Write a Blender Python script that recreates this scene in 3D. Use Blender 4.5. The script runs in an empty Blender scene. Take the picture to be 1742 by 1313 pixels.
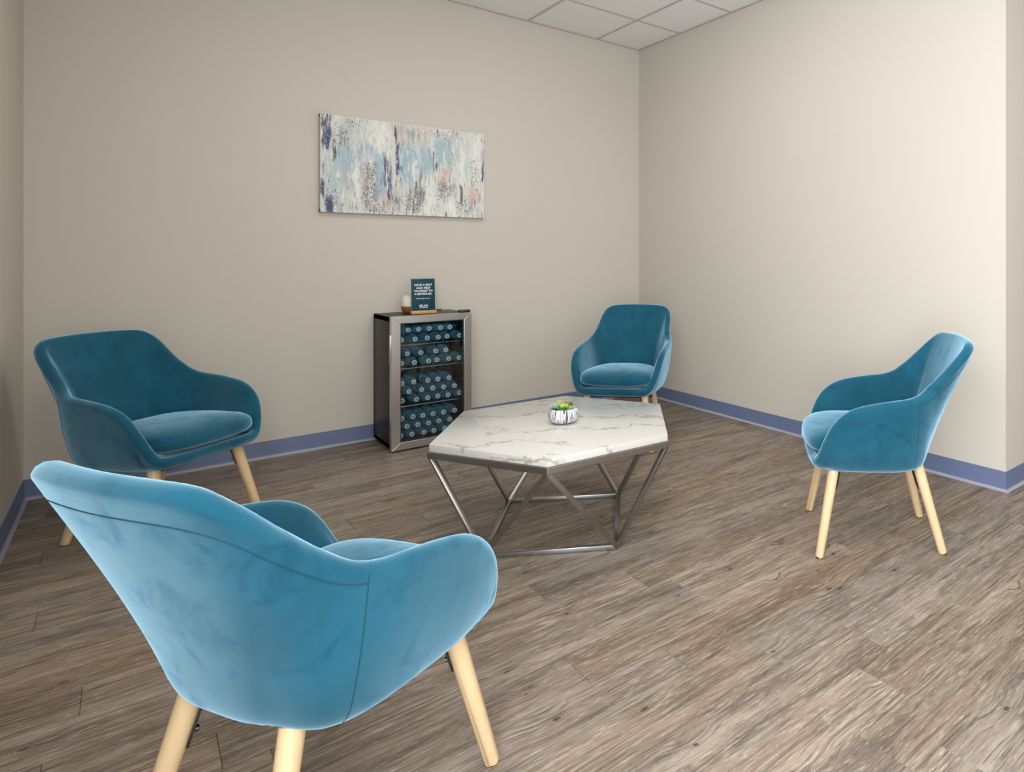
import bpy, bmesh, math, random
from mathutils import Vector, Matrix
random.seed(7)
C = bpy.context.scene.collection
V = Vector
PI = math.pi

# ------------------------------------------------------------------ camera, light, exposure
sc = bpy.context.scene
cd = bpy.data.cameras.new('camera'); cam = bpy.data.objects.new('camera', cd); C.objects.link(cam)
cam.location = (-3.2684, -4.6663, 1.2022)
cam.rotation_euler = (math.radians(90), 0, math.radians(-42.8165))
cd.sensor_fit = 'HORIZONTAL'; cd.sensor_width = 36.0
cd.lens = 1091.4 / 1742 * 36.0
cd.shift_x = (871 - 1236.56) / 1742
cd.shift_y = (435.75 - 656.5) / 1742
cd.clip_start = 0.02
sc.camera = cam

sc.view_settings.view_transform = 'Standard'
sc.view_settings.look = 'None'
sc.view_settings.gamma = 1.0
sc.view_settings.use_curve_mapping = False
sc.view_settings.exposure = 0.38

w = bpy.data.worlds.new('world'); sc.world = w; w.use_nodes = True
w.node_tree.nodes['Background'].inputs[0].default_value = (0.75, 0.82, 0.9, 1)
w.node_tree.nodes['Background'].inputs[1].default_value = 0.3

def area(name, loc, target, sx, sy, power, col, spread=180):
    l = bpy.data.lights.new(name, 'AREA'); l.shape = 'RECTANGLE'; l.size = sx; l.size_y = sy
    l.energy = power; l.color = col; l.spread = math.radians(spread)
    o = bpy.data.objects.new(name, l); C.objects.link(o); o.location = loc
    o.rotation_euler = (V(target) - V(loc)).to_track_quat('-Z', 'Y').to_euler()
    return o
# daylight through the shop windows behind and beside the camera
area('daylight_side_window', (-3.63, -4.65, 1.4), (0, -4.45, 1.3), 2.4, 2.3, 195, (0.90, 0.96, 1.0))
area('daylight_front_window', (-2.2, -6.62, 1.5), (-2.0, 0, 1.1), 2.6, 2.4, 34, (0.96, 0.98, 1.0))
# recessed ceiling panels
area('ceiling_panel_light', (-1.9, -4.6, 2.985), (-1.9, -4.6, 0), 1.2, 1.2, 15, (1.0, 0.95, 0.88))
area('ceiling_panel_light', (-1.8, -1.9, 2.985), (-1.8, -1.9, 0), 1.2, 0.6, 17, (1.0, 0.96, 0.9))
area('ceiling_panel_light', (1.6, -4.9, 2.985), (1.6, -4.9, 0), 1.2, 1.2, 3, (1.0, 0.96, 0.9))

# ------------------------------------------------------------------ materials
def mat(name, col=(0.5, 0.5, 0.5), rough=0.6, metal=0.0, **kw):
    m = bpy.data.materials.new(name); m.use_nodes = True
    b = m.node_tree.nodes['Principled BSDF']
    b.inputs['Base Color'].default_value = (*col, 1)
    b.inputs['Roughness'].default_value = rough
    b.inputs['Metallic'].default_value = metal
    for k, v in kw.items():
        b.inputs[k.replace('_', ' ')].default_value = v
    return m
class NT:
    def __init__(s, m): s.t = m.node_tree; s.n = s.t.nodes; s.b = s.n['Principled BSDF']
    def node(s, typ, **kw):
        x = s.n.new(typ)
        for k, v in kw.items():
            if k.startswith('i_'): x.inputs[k[2:].replace('_', ' ')].default_value = v
            else: setattr(x, k, v)
        return x
    def link(s, a, b): s.t.links.new(a, b)
    def coords(s, kind='Object', scale=(1, 1, 1), loc=(0, 0, 0)):
        tc = s.node('ShaderNodeTexCoord'); mp = s.node('ShaderNodeMapping')
        mp.inputs['Scale'].default_value = scale; mp.inputs['Location'].default_value = loc
        s.link(tc.outputs[kind], mp.inputs[0]); return mp.outputs[0]
    def noise(s, vec, scale, detail=4, rough=0.55, dist=0.0):
        x = s.node('ShaderNodeTexNoise'); x.inputs['Scale'].default_value = scale
        x.inputs['Detail'].default_value = detail; x.inputs['Roughness'].default_value = rough
        x.inputs['Distortion'].default_value = dist
        if vec is not None: s.link(vec, x.inputs['Vector'])
        return x.outputs['Fac']
    def ramp(s, fac, stops, interp='LINEAR'):
        r = s.node('ShaderNodeValToRGB'); e = r.color_ramp.elements; r.color_ramp.interpolation = interp
        while len(e) < len(stops): e.new(0.5)
        for i, (p, c) in enumerate(stops):
            e[i].position = p
            e[i].color = (c, c, c, 1) if isinstance(c, (int, float)) else (*c, 1)
        s.link(fac, r.inputs[0]); return r.outputs[0]
    def mix(s, fac, a, b, mode='MIX'):
        x = s.node('ShaderNodeMix'); x.data_type = 'RGBA'; x.blend_type = mode; x.clamp_factor = True
        for v, i in ((fac, 0), (a, 6), (b, 7)):
            if isinstance(v, (int, float)): x.inputs[i].default_value = v
            elif isinstance(v, tuple): x.inputs[i].default_value = (*v, 1)
            else: s.link(v, x.inputs[i])
        return x.outputs[2]
    def math(s, op, a, b=0.0, c=None):
        x = s.node('ShaderNodeMath'); x.operation = op
        for i, v in enumerate((a, b, c)):
            if v is None: continue
            if isinstance(v, (int, float)): x.inputs[i].default_value = v
            else: s.link(v, x.inputs[i])
        return x.outputs[0]
    def bump(s, h, strength=0.2, dist=0.01):
        x = s.node('ShaderNodeBump'); x.inputs['Strength'].default_value = strength; x.inputs['Distance'].default_value = dist
        s.link(h, x.inputs['Height']); s.link(x.outputs[0], s.b.inputs['Normal'])

def make_wall_mat():
    m = mat('greige_wall_paint', (0.57, 0.51, 0.44), 0.7, Specular_IOR_Level=0.2); t = NT(m)
    v = t.coords('Object')
    n = t.noise(v, 0.9, 3)
    t.link(t.mix(n, (0.565, 0.523, 0.465), (0.535, 0.495, 0.44)), t.b.inputs['Base Color'])
    t.bump(t.noise(v, 260, 2), 0.08, 0.002)
    return m
def make_ceiling_mat():
    m = mat('mineral_ceiling_tile', (0.72, 0.72, 0.71), 0.9); t = NT(m)
    v = t.coords('Object')
    sp = t.ramp(t.noise(v, 160, 2), [(0.30, 0.76), (0.42, 0.86)])
    t.link(sp, t.b.inputs['Base Color']); t.bump(t.noise(v, 160, 2), 0.3, 0.002)
    return m
def make_plank_mat():
    m = mat('weathered_vinyl_plank', rough=0.42); t = NT(m)
    tc = t.node('ShaderNodeTexCoord'); oi = t.node('ShaderNodeObjectInfo')
    off = t.node('ShaderNodeVectorMath', operation='SCALE'); off.inputs['Scale'].default_value = 37.0
    cmb = t.node('ShaderNodeCombineXYZ')
    for i in range(3): t.link(oi.outputs['Random'], cmb.inputs[i])
    t.link(cmb.outputs[0], off.inputs[0])
    add = t.node('ShaderNodeVectorMath', operation='ADD'); t.link(tc.outputs['Object'], add.inputs[0]); t.link(off.outputs[0], add.inputs[1])
    def mp(scale, src=None):
        x = t.node('ShaderNodeMapping'); x.inputs['Scale'].default_value = scale; t.link(src or add.outputs[0], x.inputs[0]); return x.outputs[0]
    # knots: sparse voronoi centres that also bend the grain
    vo = t.node('ShaderNodeTexVoronoi', voronoi_dimensions='2D'); vo.inputs['Scale'].default_value = 1.0; vo.inputs['Randomness'].default_value = 1.0
    wob = t.noise(mp((9, 16, 1)), 1.0, 3, 0.6)
    wadd = t.node('ShaderNodeVectorMath', operation='ADD'); t.link(mp((3.0, 5.4, 1.0)), wadd.inputs[0])
    wc = t.node('ShaderNodeCombineXYZ'); t.link(t.math('MULTIPLY', wob, 0.09), wc.inputs[0]); t.link(t.math('MULTIPLY', wob, 0.12), wc.inputs[1]); t.link(wc.outputs[0], wadd.inputs[1])
    t.link(wadd.outputs[0], vo.inputs['Vector'])
    kd = vo.outputs['Distance']
    sepc = t.node('ShaderNodeSeparateColor'); t.link(vo.outputs['Color'], sepc.inputs[0])
    gate = t.ramp(sepc.outputs[0], [(0.45, 0.0), (0.47, 1.0)])
    gsz = t.math('MULTIPLY_ADD', sepc.outputs[1], 0.9, 0.55)
    kd = t.math('DIVIDE', kd, gsz)
    bend = t.math('MULTIPLY', t.ramp(kd, [(0.0, 1.0), (0.09, 0.75), (0.34, 0.0)], 'EASE'), gate)
    bx = t.node('ShaderNodeCombineXYZ'); t.link(t.math('MULTIPLY', bend, 0.024), bx.inputs[1])
    add2 = t.node('ShaderNodeVectorMath', operation='ADD'); t.link(add.outputs[0], add2.inputs[0]); t.link(bx.outputs[0], add2.inputs[1])
    fine = t.noise(mp((3.2, 105, 1), add2.outputs[0]), 1.0, 8, 0.66, 0.25)
    fine2 = t.noise(mp((7, 300, 1), add2.outputs[0]), 1.0, 4, 0.6, 0.1)
    broad = t.noise(mp((1.1, 10, 1)), 1.0, 4, 0.55, 0.4)
    blot = t.noise(mp((2.6, 20, 1)), 1.0, 7, 0.72, 0.3)
    pores = t.noise(mp((16, 120, 1)), 1.0, 8, 0.8, 0.1)
    base = t.mix(t.ramp(broad, [(0.33, 0.0), (0.68, 1.0)]), (0.300, 0.237, 0.184), (0.178, 0.127, 0.087))
    base = t.mix(t.ramp(blot, [(0.46, 0.0), (0.62, 0.85)]), base, (0.120, 0.088, 0.064))
    base = t.mix(t.ramp(pores, [(0.38, 0.75), (0.49, 0.0)]), base, (0.42, 0.355, 0.29))
    base = t.mix(t.ramp(fine, [(0.53, 0.0), (0.595, 0.72)]), base, (0.090, 0.066, 0.048))
    base = t.mix(t.ramp(fine2, [(0.57, 0.0), (0.65, 0.75)]), base, (0.055, 0.040, 0.030))
    crk = t.ramp(t.math('ABSOLUTE', t.math('SUBTRACT', t.noise(mp((1.3, 24, 1), add2.outputs[0]), 1.0, 5, 0.7, 0.3), 0.5)), [(0.0, 0.85), (0.006, 0.5), (0.013, 0.0)])
    base = t.mix(t.math('MULTIPLY', crk, t.ramp(blot, [(0.42, 0.0), (0.55, 1.0)])), base, (0.050, 0.036, 0.027))
    rings = t.math('SINE', t.math('MULTIPLY', kd, 300.0))
    ringm = t.math('MULTIPLY', t.ramp(rings, [(0.2, 0.0), (0.8, 1.0)]), t.ramp(kd, [(0.0, 0.9), (0.055, 0.7), (0.11, 0.0)]))
    base = t.mix(t.math('MULTIPLY', t.math('MULTIPLY', ringm, 0.85), gate), base, (0.065, 0.047, 0.034))
    base = t.mix(t.math('MULTIPLY', t.ramp(kd, [(0.018, 0.9), (0.032, 0.0)]), gate), base, (0.045, 0.030, 0.02))
    # each plank a touch lighter, darker, greyer
    hsv = t.node('ShaderNodeHueSaturation'); t.link(base, hsv.inputs['Color'])
    t.link(t.math('MULTIPLY_ADD', oi.outputs['Random'], 0.24, 0.94), hsv.inputs['Value'])
    t.link(t.math('MULTIPLY_ADD', t.math('FRACT', t.math('MULTIPLY', oi.outputs['Random'], 7.3)), 0.35, 0.80), hsv.inputs['Saturation'])
    t.link(hsv.outputs[0], t.b.inputs['Base Color'])
    t.link(t.ramp(fine, [(0.4, 0.40), (0.7, 0.6)]), t.b.inputs['Roughness'])
    t.bump(fine, -0.25, 0.0015)
    return m
def make_velvet(seed):
    m = mat('teal_velvet', rough=0.75); t = NT(m)
    v = t.coords('Object', loc=(seed * 3.1, seed, 0))
    a = t.noise(v, 4.0, 4, 0.6, 0.8); b_ = t.noise(v, 11.0, 3, 0.6, 0.6)
    c = t.mix(t.ramp(a, [(0.35, 0.0), (0.65, 1.0)]), (0.0035, 0.056, 0.090), (0.007, 0.080, 0.130))
    c = t.mix(t.ramp(b_, [(0.56, 0.0), (0.72, 0.5)]), c, (0.002, 0.032, 0.054))
    t.link(c, t.b.inputs['Base Color'])
    t.b.inputs['Specular IOR Level'].default_value = 0.1
    nap = t.mix(t.ramp(b_, [(0.50, 0.0), (0.70, 0.8)]), (0.50, 0.80, 1.0), (0.26, 0.56, 0.82))
    sh = t.node('ShaderNodeBsdfSheen'); sh.inputs['Roughness'].default_value = 0.45; t.link(nap, sh.inputs['Color'])
    ad = t.node('ShaderNodeAddShader'); out = t.n['Material Output']
    t.link(t.b.outputs[0], ad.inputs[0]); t.link(sh.outputs[0], ad.inputs[1]); t.link(ad.outputs[0], out.inputs['Surface'])
    n = t.math('ADD', t.noise(v, 7, 3, 0.5, 0.5), t.math('MULTIPLY', t.noise(v, 700, 2), 0.012))
    t.bump(n, 0.22, 0.03)
    return m
def make_leg_wood():
    m = mat('pale_beech', rough=0.42); t = NT(m)
    v = t.coords('Object', scale=(30, 30, 2.2))
    n = t.noise(v, 1.5, 5, 0.6, 0.4)
    t.link(t.mix(n, (0.74, 0.55, 0.33), (0.60, 0.40, 0.215)), t.b.inputs['Base Color'])
    t.b.inputs['Coat Weight'].default_value = 0.2
    return m
def make_marble():
    m = mat('white_veined_marble', rough=0.22); t = NT(m)
    v = t.coords('Object', scale=(1, 1, 1))
    wob = t.node('ShaderNodeTexNoise'); wob.inputs['Scale'].default_value = 3.2; wob.inputs['Detail'].default_value = 7; wob.inputs['Roughness'].default_value = 0.62
    t.link(v, wob.inputs['Vector'])
    sub = t.node('ShaderNodeVectorMath', operation='SUBTRACT'); sub.inputs[1].default_value = (0.5, 0.5, 0.5); t.link(wob.outputs['Color'], sub.inputs[0])
    scl = t.node('ShaderNodeVectorMath', operation='SCALE'); scl.inputs['Scale'].default_value = 0.55; t.link(sub.outputs[0], scl.inputs[0])
    ad = t.node('ShaderNodeVectorMath', operation='ADD'); t.link(v, ad.inputs[0]); t.link(scl.outputs[0], ad.inputs[1])
    wv = t.node('ShaderNodeTexWave', wave_type='BANDS', bands_direction='DIAGONAL'); wv.inputs['Scale'].default_value = 2.2
    wv.inputs['Distortion'].default_value = 2.0; wv.inputs['Detail'].default_value = 3; t.link(ad.outputs[0], wv.inputs['Vector'])
    vein = t.ramp(wv.outputs['Fac'], [(0.0, 0.9), (0.03, 0.3), (0.10, 0.0)])
    mask = t.ramp(t.noise(v, 4.5, 4, 0.6), [(0.36, 0.0), (0.56, 1.0)])
    clouds = t.noise(v, 2.2, 5, 0.6, 0.8)
    base = t.mix(clouds, (0.60, 0.585, 0.555), (0.53, 0.51, 0.475))
    base = t.mix(t.math('MULTIPLY', vein, mask), base, (0.30, 0.28, 0.26))
    t.link(base, t.b.inputs['Base Color'])
    t.b.inputs['Coat Weight'].default_value = 0.15
    return m
def make_painting():
    m = mat('abstract_brushed_paint', rough=0.7); t = NT(m)
    at = t.node('ShaderNodeVertexColor', layer_name='pigment')
    t.link(at.outputs['Color'], t.b.inputs['Base Color'])
    t.bump(t.noise(t.coords('Object', scale=(60, 1, 22)), 1.0, 6, 0.8, 1.0), 0.35, 0.003)
    return m
def make_pot():
    m = mat('striped_ceramic', rough=0.65); t = NT(m)
    tc = t.node('ShaderNodeTexCoord'); sep = t.node('ShaderNodeSeparateXYZ'); t.link(tc.outputs['Object'], sep.inputs[0])
    ang = t.math('ARCTAN2', sep.outputs[1], sep.outputs[0])
    cb = t.node('ShaderNodeCombineXYZ'); t.link(t.math('MULTIPLY', ang, 3.6), cb.inputs[0]); t.link(t.math('MULTIPLY', sep.outputs[2], 3.0), cb.inputs[1])
    n = t.noise(cb.outputs[0], 1.6, 1.5, 0.5, 0.0)
    st = t.ramp(n, [(0.40, 0.0), (0.415, 1.0), (0.45, 1.0), (0.465, 0.0), (0.52, 0.0), (0.53, 1.0), (0.56, 1.0), (0.575, 0.0), (0.64, 0.0), (0.65, 1.0), (0.70, 1.0)])
    zz = t.ramp(sep.outputs[2], [(0.004, 1.0), (0.008, 0.0)])
    c = t.mix(st, (0.66, 0.66, 0.68), (0.045, 0.048, 0.055))
    t.link(t.mix(zz, c, (0.10, 0.10, 0.11)), t.b.inputs['Base Color'])
    return m
def leaf_mat(name, c0, c1):
    m = mat(name, rough=0.45); t = NT(m)
    tc = t.node('ShaderNodeTexCoord'); sep = t.node('ShaderNodeSeparateXYZ'); t.link(tc.outputs['Object'], sep.inputs[0])
    t.link(t.mix(t.ramp(sep.outputs[0], [(0.0, 0.0), (0.030, 1.0)]), c0, c1), t.b.inputs['Base Color'])
    return m
def make_bamboo(c0, c1, name):
    m = mat(name, rough=0.4); t = NT(m)
    n = t.noise(t.coords('Object', scale=(60, 60, 8)), 1.0, 4, 0.6, 0.3)
    t.link(t.mix(n, c0, c1), t.b.inputs['Base Color']); return m
def make_glass():
    m = bpy.data.materials.new('door_glass'); m.use_nodes = True; nt = m.node_tree; nt.nodes.clear()
    o = nt.nodes.new('ShaderNodeOutputMaterial'); mx = nt.nodes.new('ShaderNodeMixShader')
    tr = nt.nodes.new('ShaderNodeBsdfTransparent'); tr.inputs[0].default_value = (0.86, 0.93, 0.95, 1)
    gl = nt.nodes.new('ShaderNodeBsdfGlossy'); gl.inputs['Roughness'].default_value = 0.01
    fr = nt.nodes.new('ShaderNodeFresnel'); fr.inputs[0].default_value = 1.5
    for a, b in ((fr.outputs[0], mx.inputs[0]), (tr.outputs[0], mx.inputs[1]), (gl.outputs[0], mx.inputs[2]), (mx.outputs[0], o.inputs[0])): nt.links.new(a, b)
    return m
def make_pet():
    m = bpy.data.materials.new('clear_bottle_plastic'); m.use_nodes = True; nt = m.node_tree; nt.nodes.clear()
    o = nt.nodes.new('ShaderNodeOutputMaterial'); mx = nt.nodes.new('ShaderNodeMixShader')
    tr = nt.nodes.new('ShaderNodeBsdfTransparent'); tr.inputs[0].default_value = (0.62, 0.76, 0.82, 1)
    pr = nt.nodes.new('ShaderNodeBsdfPrincipled'); pr.inputs['Base Color'].default_value = (0.20, 0.32, 0.37, 1); pr.inputs['Roughness'].default_value = 0.06
    lw = nt.nodes.new('ShaderNodeLayerWeight'); lw.inputs[0].default_value = 0.45
    mr = nt.nodes.new('ShaderNodeMapRange'); mr.inputs[3].default_value = 0.25; mr.inputs[4].default_value = 0.95
    for a, b in ((lw.outputs['Facing'], mr.inputs[0]), (mr.outputs[0], mx.inputs[0]), (tr.outputs[0], mx.inputs[1]), (pr.outputs[0], mx.inputs[2]), (mx.outputs[0], o.inputs[0])): nt.links.new(a, b)
    return m
def make_brushed(name, col, rough, sc_=(2, 2, 200)):
    m = mat(name, col, rough, 1.0); t = NT(m)
    n = t.noise(t.coords('Object', scale=sc_), 1.0, 3)
    t.link(t.ramp(n, [(0.3, rough * 0.94), (0.7, rough * 1.06)]), t.b.inputs['Roughness']); return m

M = dict(
    wall=make_wall_mat(), tile=make_ceiling_mat(), plank=make_plank_mat(),
    grid=mat('ceiling_grid_metal', (0.52, 0.52, 0.51), 0.55), angle=mat('wall_angle_metal', (0.50, 0.47, 0.42), 0.5),
    sub=mat('dark_subfloor', (0.035, 0.027, 0.02), 0.9), base=mat('blue_grey_vinyl_base', (0.125, 0.160, 0.275), 0.42),
    toe_sheen=mat('vinyl_base_toe_sheen', (0.30, 0.30, 0.36), 0.4),  # paler than the base: light reflected along the cove, painted into the colour
    velvet=make_velvet(0), seam=mat('seam_thread', (0.003, 0.048, 0.080), 0.9), leg=make_leg_wood(),
    black=mat('black_coated_steel', (0.012, 0.012, 0.013), 0.4), cloth=mat('black_underside_cloth', (0.012, 0.012, 0.014), 0.9),
    bolt=mat('dark_bolt', (0.05, 0.05, 0.055), 0.3, 1.0),
    marble=make_marble(), gun=make_brushed('satin_gunmetal', (0.38, 0.37, 0.36), 0.30),
    steel=make_brushed('brushed_stainless', (0.54, 0.53, 0.51), 0.30, (4, 4, 160)),
    cab=mat('dark_brown_enamel', (0.026, 0.018, 0.013), 0.38, Specular_IOR_Level=0.22), liner=mat('black_liner', (0.010, 0.011, 0.012), 0.5),
    wire=mat('chrome_shelf_wire', (0.75, 0.76, 0.77), 0.25, 1.0),
    glass=make_glass(), pet=make_pet(), cap=mat('white_bottle_cap', (0.74, 0.78, 0.79), 0.4), capd=mat('grey_cap_disc', (0.24, 0.28, 0.30), 0.45),
    lab=mat('blue_bottle_label', (0.05, 0.42, 0.60), 0.3), labw=mat('white_bottle_label', (0.55, 0.62, 0.66), 0.4),
    paint=make_painting(), cedge=mat('raw_canvas_edge', (0.50, 0.45, 0.37), 0.9), stretch=mat('pine_stretcher', (0.42, 0.32, 0.2), 0.8),
    teal=mat('teal_printed_card', (0.003, 0.040, 0.062), 0.55, Specular_IOR_Level=0.25), tealedge=mat('acrylic_edge', (0.30, 0.34, 0.30), 0.3), white=mat('white_print', (0.85, 0.87, 0.87), 0.6),
    oak=make_bamboo((0.58, 0.34, 0.13), (0.46, 0.25, 0.085), 'honey_oak'), dkwood=make_bamboo((0.30, 0.115, 0.032), (0.20, 0.07, 0.02), 'amber_wood'),
    frost=mat('frosted_white_glass', (0.74, 0.70, 0.60), 0.45), cord=mat('black_cord', (0.015, 0.015, 0.015), 0.5),
    pot=make_pot(), soil=mat('dark_soil', (0.012, 0.016, 0.012), 0.95),
    yg=leaf_mat('yellow_green_leaf', (0.16, 0.30, 0.02), (0.58, 0.60, 0.06)), dg=leaf_mat('deep_green_leaf', (0.02, 0.13, 0.03), (0.09, 0.30, 0.10)),
    pg=leaf_mat('pale_grey_green_leaf', (0.18, 0.28, 0.22), (0.45, 0.55, 0.48)), lg=leaf_mat('lime_leaf', (0.22, 0.33, 0.06), (0.55, 0.60, 0.25)),
    og=leaf_mat('dark_olive_leaf', (0.03, 0.08, 0.015), (0.10, 0.14, 0.04)),
)

# ------------------------------------------------------------------ helpers
def link(name, me, parent=None, loc=None, rot=None):
    o = bpy.data.objects.new(name, me); C.objects.link(o)
    if parent: o.parent = parent
    if loc is not None: o.location = loc
    if rot is not None: o.rotation_euler = rot
    return o
def mesh(name, verts, faces, mats, smooth=False, fm=None):
    me = bpy.data.meshes.new(name); me.from_pydata([tuple(v) for v in verts], [], faces)
    for m in (mats if isinstance(mats, (list, tuple)) else [mats]): me.materials.append(m)
    if smooth: me.polygons.foreach_set('use_smooth', [True] * len(me.polygons))
    if fm: me.polygons.foreach_set('material_index', fm)
    me.update(); return me
def fin(bm, name, m, smooth=False, autosm=None):
    bmesh.ops.recalc_face_normals(bm, faces=bm.faces)
    me = bpy.data.meshes.new(name); bm.to_mesh(me); bm.free()
    for x in (m if isinstance(m, (list, tuple)) else [m]): me.materials.append(x)
    if smooth: me.polygons.foreach_set('use_smooth', [True] * len(me.polygons))
    if autosm is not None:
        me.polygons.foreach_set('use_smooth', [True] * len(me.polygons)); me.set_sharp_from_angle(angle=math.radians(autosm))
    return me
def box_bm(bm, lo, hi, bev=0.0, seg=2):
    lo = V(lo); hi = V(hi); c = (lo + hi) / 2; s = hi - lo
    b2 = bmesh.new(); bmesh.ops.create_cube(b2, size=1, matrix=Matrix.Translation(c) @ Matrix.Diagonal((*s, 1)))
    if bev: bmesh.ops.bevel(b2, geom=b2.edges[:], offset=bev, segments=seg, affect='EDGES', profile=0.5)
    tmp = bpy.data.meshes.new('t'); b2.to_mesh(tmp); b2.free(); bm.from_mesh(tmp); bpy.data.meshes.remove(tmp)
def box(name, lo, hi, m, parent=None, bev=0.0, seg=2):
    bm = bmesh.new(); box_bm(bm, lo, hi, bev, seg)
    return link(name, fin(bm, name, m, autosm=25 if bev else None), parent)
def sweep(bm, pts, r, n=8, caps=True, square=False, taper=None, up=None):
    pts = [V(p) for p in pts]; rings = []
    for i, p in enumerate(pts):
        t = (pts[min(i + 1, len(pts) - 1)] - pts[max(i - 1, 0)]).normalized()
        u = V(up) if up else V((0, 0, 1))
        if abs(t.dot(u)) > 0.97: u = V((0, 1, 0)) if abs(t.y) < .9 else V((1, 0, 0))
        a = t.cross(u).normalized(); b = a.cross(t).normalized()
        rr = taper[i] if taper else r; ring = []
        for k in range(n):
            an = 2 * PI * k / n + (PI / 4 if square else 0)
            q = rr * (math.sqrt(2) if square else 1)
            ring.append(bm.verts.new(p + a * math.cos(an) * q + b * math.sin(an) * q))
        rings.append(ring)
    for i in range(len(rings) - 1):
        for k in range(n): bm.faces.new((rings[i][k], rings[i][(k + 1) % n], rings[i + 1][(k + 1) % n], rings[i + 1][k]))
    if caps: bm.faces.new(rings[0][::-1]); bm.faces.new(rings[-1])
def tube(name, pts, r, m, parent=None, n=8, square=False, taper=None, up=None, autosm=25, bev=0):
    bm = bmesh.new(); sweep(bm, pts, r, 4 if square else n, True, square, taper, up)
    if bev: bmesh.ops.bevel(bm, geom=bm.edges[:], offset=bev, segments=2, affect='EDGES', profile=0.5)
    return link(name, fin(bm, name, m, autosm=autosm), parent)
def lathe(name, prof, m, parent=None, n=40, loc=None, smooth=True):
    bm = bmesh.new(); rings = []
    for r, z in prof:
        rings.append([bm.verts.new((0, 0, z))] if r < 1e-6 else [bm.verts.new((r * math.cos(2 * PI * k / n), r * math.sin(2 * PI * k / n), z)) for k in range(n)])
    for a, b in zip(rings, rings[1:]):
        for k in range(n):
            va = a[k % len(a)], a[(k + 1) % len(a)]; vb = b[k % len(b)], b[(k + 1) % len(b)]
            vs = [va[0], va[1], vb[1], vb[0]]; u = []
            for v in vs:
                if v not in u: u.append(v)
            if len(u) >= 3: bm.faces.new(u)
    return link(name, fin(bm, name, m, autosm=50), parent, loc)
def thing(name, label, cat, loc=(0, 0, 0), rz=0, group=None):
    o = link(name, None, None, loc, (0, 0, rz)); o.empty_display_size = 0.1
    o['label'] = label; o['category'] = cat
    if group: o['group'] = group
    return o
def tag(o, label, cat, group=None):
    o['label'] = label; o['category'] = cat
    if group: o['group'] = group
def struct(o): o['kind'] = 'structure'; return o

# ------------------------------------------------------------------ room shell
XL, YF, XR, H, YR = -3.662, -6.7, 3.2, 3.0113, -3.232
T = 0.12
struct(box('wall_back', (XL - T, 0, -0.05), (XR + T, T, H + 0.2), M['wall']))
struct(box('wall_left', (XL - T, YF - T, -0.05), (XL, 0, H + 0.2), M['wall']))
struct(box('wall_right', (0, YR + T, -0.05), (T, 0, H + 0.2), M['wall']))
struct(box('wall_return', (0, YR, -0.05), (XR, YR + T, H + 0.2), M['wall']))
struct(box('wall_far_right', (XR, YF - T, -0.05), (XR + T, 0, H + 0.2), M['wall']))
struct(box('wall_front', (XL, YF - T, -0.05), (XR, YF, H + 0.2), M['wall']))

# floor: subfloor slab with individual vinyl planks
floor = struct(box('floor', (XL, YF, -0.06), (XR, 0, -0.004), M['sub']))
PW, PL = 0.1585, 1.22
pc = {}
def plank_mesh(L, W):
    k = (round(L, 3), round(W, 3))
    if k not in pc:
        g, b, z0, z1 = 0.0004, 0.0011, -0.004, 0.0
        hx, hy = L / 2 - g, W / 2 - g * .5
        vs = [(sx * hx, sy * hy, z0) for sx, sy in ((-1, -1), (1, -1), (1, 1), (-1, 1))]
        vs += [(sx * hx, sy * hy, z1 - 0.0012) for sx, sy in ((-1, -1), (1, -1), (1, 1), (-1, 1))]
        vs += [(sx * (hx - b), sy * (hy - b * .6), z1) for sx, sy in ((-1, -1), (1, -1), (1, 1), (-1, 1))]
        fs = [(8, 9, 10, 11)]
        for i in range(4):
            j = (i + 1) % 4; fs += [(i, j, 4 + j, 4 + i), (4 + i, 4 + j, 8 + j, 8 + i)]
        pc[k] = mesh('plank', vs, fs, M['plank'])
    return pc[k]
known = {-2.43: -2.206, -2.59: -1.893, -2.91: -2.32, -3.075: -2.075, -3.235: -1.859, -3.40: -1.57, -3.56: -1.712, -3.714: -1.93}
y1 = 0.0; k = 0; rest = bmesh.new()
ytop = -3.235 + PW * 20
rows = [(0.0, ytop)] + [(ytop - i * PW, ytop - (i + 1) * PW) for i in range(42)]
offs = 0.3
for i, (ya, yb) in enumerate(rows):
    yb = max(yb, YF); ya = min(ya, 0)
    if ya <= YF: break
    if ya > YR + 0.01 and yb >= YR - 0.02: xr = 0.0
    else: xr = XR
    offs = (offs + 0.37 + random.uniform(-.12, .12)) % PL
    jx = XL + offs
    for ky, kx in known.items():
        if abs(ky - ya) < 0.03: jx = kx
    js = sorted(j for j in (jx + n_ * PL for n_ in range(-8, 9)) if XL + 0.06 < j < xr - 0.06)
    xs = [XL] + js + [xr]
    for xa, xb in zip(xs, xs[1:]):
        if yb > -5.4 and xa < 1.6:
            o = link('plank', plank_mesh(xb - xa, ya - yb), floor, ((xa + xb) / 2, (ya + yb) / 2, 0))
        else:
            box_bm(rest, (xa + .0005, yb + .0004, -0.004), (xb - .0005, ya - .0004, 0.0))
o = link('planks', fin(rest, 'planks', M['plank']), floor); o['kind'] = 'stuff'

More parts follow.
